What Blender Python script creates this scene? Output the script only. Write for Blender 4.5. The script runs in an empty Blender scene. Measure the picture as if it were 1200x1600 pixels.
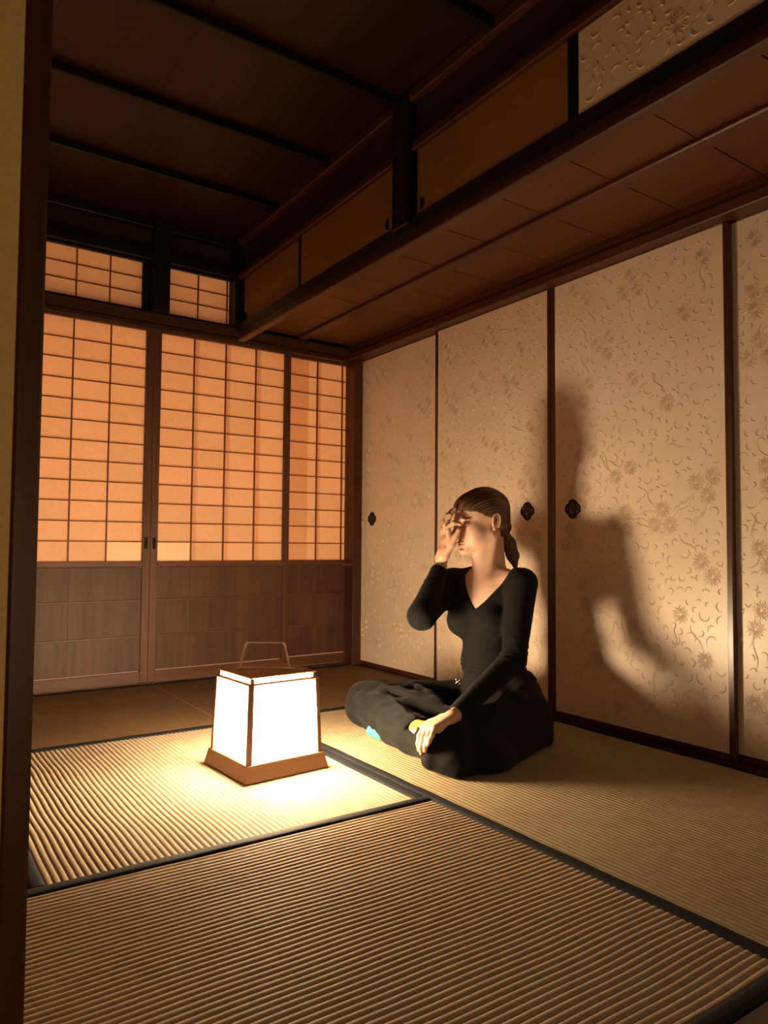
import bpy, bmesh, math, random
import numpy as np
from mathutils import Matrix, Vector

random.seed(7)
rng = np.random.default_rng(7)
S = bpy.context.scene
C = S.collection
PI = math.pi

# ------------------------------------------------------------------ camera
cam_data = bpy.data.cameras.new('camera')
cam = bpy.data.objects.new('camera', cam_data)
C.objects.link(cam)
cam_data.sensor_fit = 'HORIZONTAL'
cam_data.sensor_width = 36.0
cam_data.lens = 36.0 * 1138.81 / 1200.0
cam_data.clip_start = 0.02
yaw, pitch, roll = 0.600198, 0.045699, 0.0075943
fw = Vector((math.sin(yaw) * math.cos(pitch), math.cos(yaw) * math.cos(pitch), math.sin(pitch)))
rt = Vector((math.cos(yaw), -math.sin(yaw), 0))
up = rt.cross(fw)
rt2 = rt * math.cos(roll) + up * math.sin(roll)
up2 = -rt * math.sin(roll) + up * math.cos(roll)
cam.matrix_world = Matrix(((rt2.x, up2.x, -fw.x, 0), (rt2.y, up2.y, -fw.y, 0), (rt2.z, up2.z, -fw.z, 0.675), (0, 0, 0, 1)))
S.camera = cam

# ------------------------------------------------------------------ world, exposure, large lights
w = bpy.data.worlds.new('night')
S.world = w
w.use_nodes = True
w.node_tree.nodes['Background'].inputs[0].default_value = (0.010, 0.008, 0.006, 1)
w.node_tree.nodes['Background'].inputs[1].default_value = 1.0
S.view_settings.view_transform = 'Standard'
S.view_settings.look = 'None'
S.view_settings.gamma = 1.0
S.view_settings.use_curve_mapping = False
S.view_settings.exposure = 0.0
S.cycles.use_denoising = True
S.cycles.max_bounces = 8
S.cycles.diffuse_bounces = 5
S.cycles.transmission_bounces = 6
S.cycles.sample_clamp_indirect = 4.0


def area(name, loc, rot, sx, sy, power, col):
    l = bpy.data.lights.new(name, 'AREA')
    l.shape = 'RECTANGLE'
    l.size, l.size_y, l.energy, l.color = sx, sy, power, col
    o = bpy.data.objects.new(name, l)
    o.location, o.rotation_euler = loc, rot
    C.objects.link(o)
    return o


# lamps of the veranda behind the paper screens, and a weak lamp in the room behind the camera
area('veranda_light', (1.0, 4.35, 1.05), (math.radians(-90), 0, 0), 3.6, 1.9, 88.0, (1.0, 0.45, 0.24))
area('anteroom_light', (1.35, -0.85, 1.0), (math.radians(86), 0, math.radians(-12)), 0.5, 0.5, 3.0, (1.0, 0.84, 0.60))
area('leaf_fill_light', (-.10, -0.65, 0.55), (math.radians(90), 0, math.radians(0)), 0.3, 0.4, 2.6, (1.0, 0.62, 0.30))  # unseen fill added to brighten the near door leaf


# ------------------------------------------------------------------ helpers
class MB:
    """collects shapes in world coordinates, then links them as one mesh"""

    def __init__(self):
        self.v, self.f, self.m = [], [], []

    def add(self, verts, faces, mi=0):
        b = len(self.v)
        self.v.extend([tuple(p) for p in verts])
        self.f.extend([tuple(b + i for i in f) for f in faces])
        self.m.extend([mi] * len(faces))
        return self

    def box(self, x0, x1, y0, y1, z0, z1, c=0.0015, mi=0):
        x0, x1 = min(x0, x1), max(x0, x1)
        y0, y1 = min(y0, y1), max(y0, y1)
        z0, z1 = min(z0, z1), max(z0, z1)
        c = min(c, (x1 - x0) * .4, (y1 - y0) * .4, (z1 - z0) * .4)
        V, idx = [], {}
        for sx in (0, 1):
            for sy in (0, 1):
                for sz in (0, 1):
                    X, Y, Z = (x0, x1)[sx], (y0, y1)[sy], (z0, z1)[sz]
                    dx, dy, dz = (c, -c)[sx], (c, -c)[sy], (c, -c)[sz]
                    for k, p in enumerate(((X, Y + dy, Z + dz), (X + dx, Y, Z + dz), (X + dx, Y + dy, Z))):
                        idx[(sx, sy, sz, k)] = len(V)
                        V.append(p)
        F = []
        for s in (0, 1):
            q = [(s, 0, 0, 0), (s, 0, 1, 0), (s, 1, 1, 0), (s, 1, 0, 0)]
            F.append([idx[i] for i in (q if s == 0 else q[::-1])])
            q = [(0, s, 0, 1), (1, s, 0, 1), (1, s, 1, 1), (0, s, 1, 1)]
            F.append([idx[i] for i in (q if s == 0 else q[::-1])])
            q = [(0, 0, s, 2), (0, 1, s, 2), (1, 1, s, 2), (1, 0, s, 2)]
            F.append([idx[i] for i in (q if s == 0 else q[::-1])])
        for a in (0, 1):
            for b in (0, 1):
                F.append([idx[i] for i in ((a, b, 0, 0), (a, b, 1, 0), (a, b, 1, 1), (a, b, 0, 1))])
                F.append([idx[i] for i in ((a, 0, b, 0), (a, 1, b, 0), (a, 1, b, 2), (a, 0, b, 2))])
                F.append([idx[i] for i in ((0, a, b, 1), (1, a, b, 1), (1, a, b, 2), (0, a, b, 2))])
                for d in (0, 1):
                    F.append([idx[(a, b, d, 0)], idx[(a, b, d, 1)], idx[(a, b, d, 2)]])
        return self.add(V, F, mi)

    def tube(self, pts, rad, n=8, mi=0, flat=1.0, ref=(0, 0, 1)):
        pts = [Vector(p) for p in pts]
        V, F = [], []
        for i, p in enumerate(pts):
            t = (pts[min(i + 1, len(pts) - 1)] - pts[max(i - 1, 0)]).normalized()
            a = Vector(ref).cross(t)
            if a.length < 1e-4:
                a = Vector((1, 0, 0)).cross(t)
            a.normalize()
            b = t.cross(a)
            r = rad[i] if isinstance(rad, (list, tuple)) else rad
            for k in range(n):
                th = 2 * PI * k / n
                V.append(p + a * math.cos(th) * r + b * math.sin(th) * r * flat)
        for i in range(len(pts) - 1):
            for k in range(n):
                F.append((i * n + k, i * n + (k + 1) % n, (i + 1) * n + (k + 1) % n, (i + 1) * n + k))
        F.append(tuple(range(n))[::-1])
        F.append(tuple((len(pts) - 1) * n + k for k in range(n)))
        return self.add(V, F, mi)

    def build(self, name, mat, parent=None, smooth=False, kind=None, label=None):
        me = bpy.data.meshes.new(name)
        off = Vector((0, 0, 0))
        if parent is not None:
            p = parent
            while p is not None:
                off = off + p.location
                p = p.parent
        me.from_pydata([(a[0] - off.x, a[1] - off.y, a[2] - off.z) for a in self.v], [], self.f)
        bm = bmesh.new()
        bm.from_mesh(me)
        bmesh.ops.recalc_face_normals(bm, faces=bm.faces)
        bm.to_mesh(me)
        bm.free()
        for m in (mat if isinstance(mat, (list, tuple)) else [mat]):
            me.materials.append(m)
        if len(me.materials) > 1:
            me.polygons.foreach_set('material_index', self.m)
        if smooth:
            me.polygons.foreach_set('use_smooth', [True] * len(me.polygons))
        o = bpy.data.objects.new(name, me)
        C.objects.link(o)
        if parent is not None:
            o.parent = parent
        if kind:
            o['kind'] = kind
        if label:
            o['label'] = label
        return o


def box(name, mat, parent, *a, **k):
    return MB().box(*a, **{q: k[q] for q in k if q == 'c'}).build(name, mat, parent, label=k.get('label'), kind=k.get('kind'))


def tag(o, label, cat=None, group=None, kind=None):
    o['label'] = label
    if cat:
        o['category'] = cat
    if group:
        o['group'] = group
    if kind:
        o['kind'] = kind
    return o


def empty(name, loc, label, cat, group=None, kind=None):
    o = bpy.data.objects.new(name, None)
    o.location = loc
    o.empty_display_size = 0.05
    C.objects.link(o)
    return tag(o, label, cat, group, kind)


# ------------------------------------------------------------------ materials
def new_mat(name):
    m = bpy.data.materials.new(name)
    m.use_nodes = True
    nt = m.node_tree
    return m, nt, nt.nodes['Principled BSDF']


def L(nt, a, b):
    nt.links.new(a, b)


def coords(nt, scale=(1, 1, 1), rnd=True):
    tc = nt.nodes.new('ShaderNodeTexCoord')
    mp = nt.nodes.new('ShaderNodeMapping')
    mp.inputs['Scale'].default_value = scale
    if rnd:
        oi = nt.nodes.new('ShaderNodeObjectInfo')
        mu = nt.nodes.new('ShaderNodeVectorMath')
        mu.operation = 'SCALE'
        mu.inputs[0].default_value = (13.1, 7.7, 9.3)
        L(nt, oi.outputs['Random'], mu.inputs['Scale'])
        ad = nt.nodes.new('ShaderNodeVectorMath')
        ad.operation = 'ADD'
        L(nt, tc.outputs['Object'], ad.inputs[0])
        L(nt, mu.outputs[0], ad.inputs[1])
        L(nt, ad.outputs[0], mp.inputs[0])
    else:
        L(nt, tc.outputs['Object'], mp.inputs[0])
    return mp.outputs[0]


def noise(nt, vec, scale, detail=3, rough=.5):
    n = nt.nodes.new('ShaderNodeTexNoise')
    n.inputs['Scale'].default_value = scale
    n.inputs['Detail'].default_value = detail
    n.inputs['Roughness'].default_value = rough
    L(nt, vec, n.inputs['Vector'])
    return n.outputs['Fac']


def ramp(nt, fac, stops):
    r = nt.nodes.new('ShaderNodeValToRGB')
    e = r.color_ramp.elements
    while len(e) < len(stops):
        e.new(0.5)
    for k, (p, c) in enumerate(stops):
        e[k].position = p
        e[k].color = (*c, 1)
    L(nt, fac, r.inputs[0])
    return r.outputs[0]


def bump(nt, h, p, strength=.3, dist=.001):
    b = nt.nodes.new('ShaderNodeBump')
    b.inputs['Strength'].default_value = strength
    b.inputs['Distance'].default_value = dist
    L(nt, h, b.inputs['Height'])
    L(nt, b.outputs[0], p.inputs['Normal'])


def wood(name, c1, c2, axis='x', rough=.5, fine=60, spec=.4, bs=.25):
    m, nt, p = new_mat(name)
    s = {'x': (.06, 1, 1), 'y': (1, .06, 1), 'z': (1, 1, .06)}[axis]
    v = coords(nt, s)
    n1 = noise(nt, v, fine, 5, .6)
    n2 = noise(nt, v, fine * .15, 2)
    mx = nt.nodes.new('ShaderNodeMath')
    mx.operation = 'MULTIPLY_ADD'
    mx.inputs[1].default_value = .55
    L(nt, n1, mx.inputs[0])
    m2 = nt.nodes.new('ShaderNodeMath')
    m2.operation = 'MULTIPLY'
    m2.inputs[1].default_value = .45
    L(nt, n2, m2.inputs[0])
    L(nt, m2.outputs[0], mx.inputs[2])
    L(nt, ramp(nt, mx.outputs[0], [(.36, c1), (.64, c2)]), p.inputs['Base Color'])
    p.inputs['Roughness'].default_value = rough
    p.inputs['Specular IOR Level'].default_value = spec
    bump(nt, n1, p, bs, .0008)
    return m


def plain(name, col, rough=.6, spec=.4, metal=0.0, nscale=None, var=.15, bs=.2, bd=.0006):
    m, nt, p = new_mat(name)
    p.inputs['Roughness'].default_value = rough
    p.inputs['Specular IOR Level'].default_value = spec
    p.inputs['Metallic'].default_value = metal
    if nscale:
        n = noise(nt, coords(nt), nscale, 4, .6)
        lo = tuple(c * (1 - var) for c in col)
        hi = tuple(min(1, c * (1 + var)) for c in col)
        L(nt, ramp(nt, n, [(.3, lo), (.7, hi)]), p.inputs['Base Color'])
        bump(nt, n, p, bs, bd)
    else:
        p.inputs['Base Color'].default_value = (*col, 1)
    return m


M = {}
M['frame'] = wood('red_brown_wood', (.050, .014, .006), (.100, .030, .012), 'z', .42)
M['frame_x'] = wood('red_brown_wood_long', (.045, .014, .006), (.090, .030, .012), 'x', .42)
M['frame_y'] = wood('red_brown_wood_deep', (.050, .014, .005), (.100, .030, .010), 'y', .40)
M['shoji_wood'] = wood('screen_wood', (.085, .032, .016), (.150, .060, .030), 'z', .5)
M['shoji_wood_x'] = wood('screen_wood_long', (.085, .032, .016), (.150, .060, .030), 'x', .5)
M['dark_x'] = wood('smoked_wood_long', (.003, .002, .0015), (.008, .0045, .003), 'x', .5)
M['dark_y'] = wood('smoked_wood_deep', (.003, .002, .0015), (.008, .0045, .003), 'y', .5)
M['dark_z'] = wood('smoked_wood', (.003, .002, .0015), (.008, .0045, .003), 'z', .5)
M['bar'] = wood('lattice_wood', (.15, .065, .035), (.24, .11, .06), 'z', .5)
M['board'] = wood('wainscot_board', (.062, .025, .014), (.122, .052, .030), 'z', .55, 45)
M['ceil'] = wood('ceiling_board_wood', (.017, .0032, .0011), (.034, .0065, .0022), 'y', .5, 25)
M['under'] = wood('cabinet_underside_wood', (.085, .026, .007), (.13, .040, .011), 'y', .5, 30)
M['lacquer'] = plain('dark_lacquer', (.030, .011, .006), .28, .5)
M['black_lacquer'] = plain('black_lacquer', (.006, .005, .005), .25, .5)
M['cloth'] = plain('border_cloth', (.011, .012, .015), .8, .2, 0, 700, .4, .6)
M['plaster'] = plain('earth_plaster', (.30, .22, .13), .9, .2, 0, 120, .12, .5)
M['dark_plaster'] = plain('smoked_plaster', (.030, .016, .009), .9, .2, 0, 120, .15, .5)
M['gold_plaster'] = plain('ochre_wall_paper', (.62, .42, .17), .7, .3, 0, 200, .08, .3)


def tatami_mat(name, ribaxis, tone=(1, 1, 1)):
    m, nt, p = new_mat(name)
    # rush strands run across the ribs
    s = (30, 900, 1) if ribaxis == 'y' else (900, 30, 1)
    strand = noise(nt, coords(nt, s, False), 1.0, 2)
    big = noise(nt, coords(nt), 3.0, 3)
    mid = noise(nt, coords(nt, (1, 1, 1)), 30.0, 3)
    a = nt.nodes.new('ShaderNodeMath')
    a.operation = 'MULTIPLY_ADD'
    a.inputs[1].default_value = .35
    L(nt, strand, a.inputs[0])
    b = nt.nodes.new('ShaderNodeMath')
    b.operation = 'MULTIPLY_ADD'
    b.inputs[1].default_value = .3
    L(nt, mid, b.inputs[0])
    c = nt.nodes.new('ShaderNodeMath')
    c.operation = 'MULTIPLY'
    c.inputs[1].default_value = .35
    L(nt, big, c.inputs[0])
    L(nt, c.outputs[0], b.inputs[2])
    L(nt, b.outputs[0], a.inputs[2])
    L(nt, ramp(nt, a.outputs[0], [(q_, tuple(c_[i] * tone[i] for i in range(3))) for q_, c_ in ((.34, (.37, .280, .185)), (.52, (.48, .380, .265)), (.66, (.57, .465, .335)))]), p.inputs['Base Color'])
    p.inputs['Roughness'].default_value = .75
    p.inputs['Specular IOR Level'].default_value = .12
    bump(nt, strand, p, .12, .0005)
    return m


M['rush_x'] = tatami_mat('woven_rush_long', 'x', (.94, .87, .81))
M['rush_y'] = tatami_mat('woven_rush_deep', 'y')
M['rush_right'] = tatami_mat('woven_rush_olive', 'y', (.74, .72, .62))
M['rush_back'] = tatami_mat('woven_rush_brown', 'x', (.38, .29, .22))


def paper_mat(name, col, trans):
    m, nt, p = new_mat(name)
    out = nt.nodes['Material Output']
    n = noise(nt, coords(nt), 90, 5, .65)
    colr = ramp(nt, n, [(.25, tuple(c * .90 for c in col)), (.75, tuple(min(1, c * 1.06) for c in col))])
    oi = nt.nodes.new('ShaderNodeObjectInfo')
    mr = nt.nodes.new('ShaderNodeMapRange')
    mr.inputs['To Min'].default_value = .97
    mr.inputs['To Max'].default_value = 1.02
    L(nt, oi.outputs['Random'], mr.inputs[0])
    sc = nt.nodes.new('ShaderNodeVectorMath')
    sc.operation = 'SCALE'
    L(nt, colr, sc.inputs[0])
    L(nt, mr.outputs[0], sc.inputs['Scale'])
    d = nt.nodes.new('ShaderNodeBsdfDiffuse')
    t = nt.nodes.new('ShaderNodeBsdfTranslucent')
    L(nt, sc.outputs[0], d.inputs[0])
    L(nt, sc.outputs[0], t.inputs[0])
    mx = nt.nodes.new('ShaderNodeMixShader')
    mx.inputs[0].default_value = trans
    L(nt, d.outputs[0], mx.inputs[1])
    L(nt, t.outputs[0], mx.inputs[2])
    L(nt, mx.outputs[0], out.inputs[0])
    return m


M['paper'] = paper_mat('screen_paper', (.80, .66, .48), .5)
M['paper_patch'] = paper_mat('screen_paper_fresh', (.92, .82, .64), .5)


def fusuma_mat(name, col, rough=.36):
    m, nt, p = new_mat(name)
    n = noise(nt, coords(nt), 260, 4, .7)
    n2 = noise(nt, coords(nt), 5, 3)
    mx = nt.nodes.new('ShaderNodeMath')
    mx.operation = 'MULTIPLY_ADD'
    mx.inputs[1].default_value = .5
    h = nt.nodes.new('ShaderNodeMath')
    h.operation = 'MULTIPLY'
    h.inputs[1].default_value = .5
    L(nt, n2, h.inputs[0])
    L(nt, n, mx.inputs[0])
    L(nt, h.outputs[0], mx.inputs[2])
    L(nt, ramp(nt, mx.outputs[0], [(.3, tuple(c * .90 for c in col)), (.7, tuple(min(1, c * 1.07) for c in col))]), p.inputs['Base Color'])
    p.inputs['Roughness'].default_value = rough
    p.inputs['Specular IOR Level'].default_value = .5
    bump(nt, n, p, .25, .0005)
    return m


M['fusuma'] = fusuma_mat('door_paper', (.84, .68, .53))
M['fusuma_line'] = fusuma_mat('door_paper_tendril', (.77, .605, .45), .30)  # darker than the plain paper: shading of the ridges put into the colour
M['fusuma_print'] = fusuma_mat('door_paper_print', (.73, .56, .41), .30)
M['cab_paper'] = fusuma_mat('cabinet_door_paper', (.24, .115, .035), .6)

# ------------------------------------------------------------------ room shell
def struct(name, mat, label, cat, *a, **k):
    return tag(MB().box(*a, **k).build(name, mat), label, cat, None, 'structure')


FLOOR_Z = -0.055
struct('floor', M['dark_x'], 'dark wooden subfloor under the straw mats', 'floor', -0.95, 3.0, -1.8, 4.75, -.12, FLOOR_Z, c=0)
struct('wall_right', M['dark_plaster'], 'closet back wall hidden behind the sliding paper doors', 'wall', 2.85, 2.9, -1.8, 4.75, FLOOR_Z, 2.45, c=0)
struct('wall_left', M['plaster'], 'plain earth plaster wall left of the lantern', 'wall', -0.80, -0.74, -1.8, 4.75, FLOOR_Z, 2.45, c=0)
struct('wall_outside', M['plaster'], 'outer wall of the veranda beyond the glowing screens', 'wall', -0.80, 2.9, 4.70, 4.75, FLOOR_Z, 2.45, c=0)
struct('wall_rear', M['plaster'], 'wall of the anteroom opposite the screens', 'wall', -0.80, 2.9, -1.8, -1.75, FLOOR_Z, 2.45, c=0)

M['seam'] = plain('pale_seam_tape', (.34, .25, .15), .8, .2)

# ------------------------------------------------------------------ tatami mats
PITCH = 0.0149


def tatami(label, x0, x1, y0, y1, ribaxis, bord, rush=None, amp=1.0):
    """ribs run along ribaxis; cloth borders lie along the two sides parallel to the ribs (or those in bord)"""
    rush = rush or M['rush_' + ribaxis]
    t = empty('tatami_mat', ((x0 + x1) / 2, (y0 + y1) / 2, 0), label, 'mat', 'straw mats laid around the half mat')
    BW = .033
    box('straw_core', rush, t, x0 + .002, x1 - .002, y0 + .002, y1 - .002, FLOOR_Z + .001, -.004, c=.002)
    wx0 = x0 + (BW if 'x0' in bord else .003)
    wx1 = x1 - (BW if 'x1' in bord else .003)
    wy0 = y0 + (BW if 'y0' in bord else .003)
    wy1 = y1 - (BW if 'y1' in bord else .003)
    if ribaxis == 'y':
        a0, a1, b0, b1 = wx0, wx1, wy0, wy1
    else:
        a0, a1, b0, b1 = wy0, wy1, wx0, wx1
    n = max(1, round((a1 - a0) / PITCH))
    pit = (a1 - a0) / n
    K = 6
    nb = max(6, int((b1 - b0) / .04))
    ph = rng.uniform(0, 6, 6)
    V = []
    for j in range(nb + 1):
        b = b0 + (b1 - b0) * j / nb
        for i in range(n * K + 1):
            u = i / K
            a = a0 + pit * u
            wob = .0016 * math.sin(b * 9 + ph[0] + a * 3) + .0009 * math.sin(b * 23 + ph[1] + a * 11)
            if i == 0 or i == n * K:
                wob = 0
            f = u - math.floor(u + 1e-9)
            zz = .0026 * amp * (math.sin(PI * f) ** .6 if 0 < f < 1 else 0)
            k = int(u)
            zz *= 1 + .07 * math.sin(k * 12.9898 + ph[2]) + .05 * math.sin(b * 40 + k * 2.3)
            z = -.0015 + zz + .0006 * math.sin(a * 14 + ph[3]) * math.sin(b * 11 + ph[4])
            if ribaxis == 'y':
                V.append((a + wob, b, z))
            else:
                V.append((b, a + wob, z))
    W = n * K + 1
    F = [(j * W + i, j * W + i + 1, (j + 1) * W + i + 1, (j + 1) * W + i) for j in range(nb) for i in range(n * K)]
    mb = MB()
    mb.add(V, F)
    me_o = mb.build('woven_cover', rush, t, smooth=True)
    # normals up
    for s in bord:
        m2 = MB()
        seg = 24
        if s[0] == 'x':
            e0, e1 = (x0 + .001, x0 + BW) if s == 'x0' else (x1 - BW, x1 - .001)
            l0, l1 = y0 + .001, y1 - .001
        else:
            e0, e1 = (y0 + .001, y0 + BW) if s == 'y0' else (y1 - BW, y1 - .001)
            l0, l1 = x0 + .001, x1 - .001
        V, F = [], []
        prof = [(0, -.02), (0, .001), (.06, .0032), (.35, .0042), (.65, .0042), (.94, .0032), (1, .001), (1, -.02)]
        for j in range(seg + 1):
            l = l0 + (l1 - l0) * j / seg
            dd = .0008 * math.sin(l * 37 + ph[5])
            for (q, z) in prof:
                a = e0 + (e1 - e0) * q + (dd if z > 0 else 0)
                zz = z + .0006 * math.sin(l * 50 + q * 3) if z > 0.002 else z
                V.append((a, l, zz) if s[0] == 'x' else (l, a, zz))
        n_ = len(prof)
        F = [(j * n_ + i, j * n_ + i + 1, (j + 1) * n_ + i + 1, (j + 1) * n_ + i) for j in range(seg) for i in range(n_ - 1)]
        m2.add(V, F)
        m2.build('cloth_border', M['cloth'], t, smooth=True)
    return t


XS, YS = 0.25, 2.595     # seams
XR, YF = 1.221, 1.582
tatami('square half straw mat with lengthwise ribs under the lantern', XS, XR, YF, YS, 'y', ('x0', 'x1'))
tatami('long straw mat with crosswise ribs nearest the camera, in front of the half mat', -.735, XR, .60, YF, 'x', ('y0', 'y1'))
tatami('long straw mat under the seated woman beside the patterned doors', XR, 2.196, .60, YS, 'y', ('x0', 'x1'), M['rush_right'])
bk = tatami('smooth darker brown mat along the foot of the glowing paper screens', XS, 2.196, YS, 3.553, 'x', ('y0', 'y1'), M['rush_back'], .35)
box('seam', M['seam'], bk, 1.078, 1.0825, YS + .036, 3.518, .0000, .0018, c=.0006, label='pale seam line')
tatami('long straw mat along the left wall behind the near door edge', -.735, XS, YF, 3.553, 'y', ('x0', 'x1'))

# ------------------------------------------------------------------ thresholds, beams and posts
struct('trim_1', M['frame_y'], 'red brown grooved sill under the patterned sliding doors', 'sill', 2.197, 2.33, .60, 3.56, FLOOR_Z, -.001)
struct('trim_2', M['shoji_wood_x'], 'brown sill under the glowing paper screens', 'sill', -.74, 2.33, 3.556, 3.70, FLOOR_Z, .006)
struct('trim_3', M['frame_x'], 'dark threshold board at the near doorway', 'sill', -.74, 2.33, .44, .598, FLOOR_Z, .001)
# head rail over the patterned doors (stepped), with ledge
k = MB()
k.box(2.172, 2.33, .44, 3.56, 1.738, 1.775, c=.003)
k.box(2.186, 2.33, .44, 3.56, 1.777, 1.822, c=.004)
tag(k.build('trim_4', M['frame_y']), 'stepped red brown head rail above the patterned doors', 'rail', None, 'structure')
k = MB()
k.box(-.74, 2.33, 3.546, 3.70, 1.728, 1.752, c=.003)
k.box(-.74, 2.33, 3.553, 3.70, 1.753, 1.808, c=.003)
tag(k.build('trim_5', M['frame_x']), 'dark head rail between the tall screens and the transom windows', 'rail', None, 'structure')
struct('trim_6', M['dark_x'], 'black rail over the small transom windows', 'rail', -.74, 1.50, 3.540, 3.62, 2.066, 2.108, c=.003)
struct('wall_back', M['dark_plaster'], 'narrow dark plaster strip above the transom windows', 'wall', -.74, 2.9, 3.58, 3.66, 2.10, 2.45, c=0)
struct('wall_back', M['dark_plaster'], 'dark boarding hidden behind the end of the hanging cabinet', 'wall', 1.47, 2.9, 3.62, 3.66, 1.77, 2.10, c=0)
struct('wall_back', M['dark_plaster'], 'dark strip behind the black transom post', 'wall', 1.004, 1.124, 3.605, 3.62, 1.80, 2.12, c=0)
struct('column_corner', M['frame'], 'square red brown corner post between screens and patterned doors', 'post', 2.196, 2.31, 3.515, 3.62, -.001, 2.26)
struct('column_transom', M['dark_z'], 'black post standing between the two transom windows', 'post', 1.040, 1.121, 3.515, 3.62, 1.809, 2.26)
struct('column_junction', M['dark_z'], 'black post where the transom window meets the hanging cabinet', 'post', 1.456, 1.53, 3.50, 3.62, 1.809, 2.26)

# ------------------------------------------------------------------ ceiling
ce = empty('ceiling', (0.4, 2.0, 2.27), 'dark red brown board ceiling with thin black battens', 'ceiling', None, 'structure')
bw = .372
x = -.74
while x < 1.48:
    x1 = min(x + bw, 1.52)
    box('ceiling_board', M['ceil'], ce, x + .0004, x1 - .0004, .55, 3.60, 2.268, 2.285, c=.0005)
    x += bw
for y in (.62, 1.105, 1.59, 2.075, 2.565, 3.05):
    box('batten', M['dark_x'], ce, -.74, 1.50, y - .019, y + .019, 2.236, 2.267, c=.004)
box('edge_trim', M['dark_x'], ce, -.74, 1.50, 3.535, 3.585, 2.222, 2.267, c=.003)
box('edge_trim', M['dark_y'], ce, -.74, -.70, .55, 3.56, 2.222, 2.267, c=.003)
box('roof_board', M['dark_x'], ce, -.80, 2.9, -1.8, 4.75, 2.42, 2.45, c=0)

# ------------------------------------------------------------------ paper screens of the back wall
_m, _nt, _p = new_mat('shadow_strip_film')  # film of the added strips that darken the panes in shadow bands
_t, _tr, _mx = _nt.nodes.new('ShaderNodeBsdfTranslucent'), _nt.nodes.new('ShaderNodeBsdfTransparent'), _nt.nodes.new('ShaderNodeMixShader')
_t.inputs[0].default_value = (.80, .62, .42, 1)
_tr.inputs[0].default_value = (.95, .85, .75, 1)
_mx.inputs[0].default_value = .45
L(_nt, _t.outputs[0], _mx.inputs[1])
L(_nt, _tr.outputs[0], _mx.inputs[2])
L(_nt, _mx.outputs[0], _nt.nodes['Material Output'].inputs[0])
M['shadow_strip'] = _m
PZ0, PZ1, NR = .589, 1.717, 12


def shared_box(name, mat, parent, dims, loc, cache={}):
    """a box of dims centred at loc (world), mesh data shared between alike pieces"""
    key = (name, mat.name, tuple(round(d, 5) for d in dims))
    if key not in cache:
        o = MB().box(-dims[0] / 2, dims[0] / 2, -dims[1] / 2, dims[1] / 2, -dims[2] / 2, dims[2] / 2, c=min(dims) * .12).build(name, mat)
        cache[key] = o.data
    else:
        o = bpy.data.objects.new(name, cache[key])
        C.objects.link(o)
    off = Vector((0, 0, 0))
    p = parent
    while p is not None:
        off += p.location
        p = p.parent
    o.parent = parent
    o.location = Vector(loc) - off
    return o


def shoji(n, label, xs, sl, sr, yf, pull=None, bands=(), fresh=()):
    d = empty('door_%d' % n, ((xs[0] + xs[-1]) / 2, yf, 0), label, 'screen', 'paper screens of the back wall', 'structure')
    X0, X1 = xs[0] - sl, xs[-1] + sr
    W, WX = M['shoji_wood'], M['shoji_wood_x']
    y0, y1 = yf, yf + .032
    box('stile', W, d, X0, xs[0], y0, y1, .008, 1.744)
    box('stile', W, d, xs[-1], X1, y0, y1, .008, 1.744)
    box('rail', WX, d, xs[0], xs[-1], y0 + .001, y1, PZ1, 1.744)
    box('rail', WX, d, xs[0], xs[-1], y0 + .001, y1, .563, PZ0)
    box('rail', WX, d, xs[0], xs[-1], y0 + .001, y1, .010, .062)
    zb = [.062, .229, .401, .563]
    for i in range(3):
        cuts = [xs[0]] + [c_ for c_ in (-.12, .14, .46, .70, 1.27, 1.40, 1.585, 1.99, 2.12) if xs[0] + .03 < c_ < xs[-1] - .03] + [xs[-1]]
        for a, b in zip(cuts[:-1], cuts[1:]):
            box('wainscot_board', M['board'], d, a, b, y0 + .0075 + random.uniform(0, .0012), y0 + .019, zb[i] + .003, zb[i + 1] - .003, c=.0006)
        if i:
            box('wainscot_strip', WX, d, xs[0], xs[-1], y0 + .004, y0 + .016, zb[i] - .005, zb[i] + .005)
    ph = (PZ1 - PZ0) / NR
    for x_ in xs[1:-1]:
        shared_box('muntin', M['bar'], d, (.0055, .013, PZ1 - PZ0), (x_, y0 + .0120, (PZ0 + PZ1) / 2))
    for r in range(1, NR):
        shared_box('muntin', M['bar'], d, (xs[-1] - xs[0], .011, .0050), ((xs[0] + xs[-1]) / 2, y0 + .0125, PZ0 + ph * r))
    # bright thin beading round the paper
    for r in range(NR):
        for c in range(len(xs) - 1):
            a, b = xs[c], xs[c + 1]
            if b - a < .01:
                continue
            mat = M['paper_patch'] if (r, c) in fresh else M['paper']
            shared_box('paper_pane', mat, d, (b - a, .0012, ph), ((a + b) / 2, y0 + .0197, PZ0 + ph * (r + .5)))
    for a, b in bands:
        shared_box('shadow_band', M['shadow_strip'], d, (b - a, .0008, PZ1 - PZ0), ((a + b) / 2, y0 + .0222, (PZ0 + PZ1) / 2))  # strip added behind the panes, imitates a vertical band of shadow
    if pull:
        q = MB()
        q.box(pull - .0075, pull + .0075, y0 - .0008, y0 + .001, .650, .704, c=.0003)
        q.box(pull - .0055, pull + .0055, y0 - .0012, y0 + .0012, .654, .700, c=.0003)
        q.build('finger_pull', M['black_lacquer'], d, label='small black rectangular finger pull')
    return d


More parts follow.
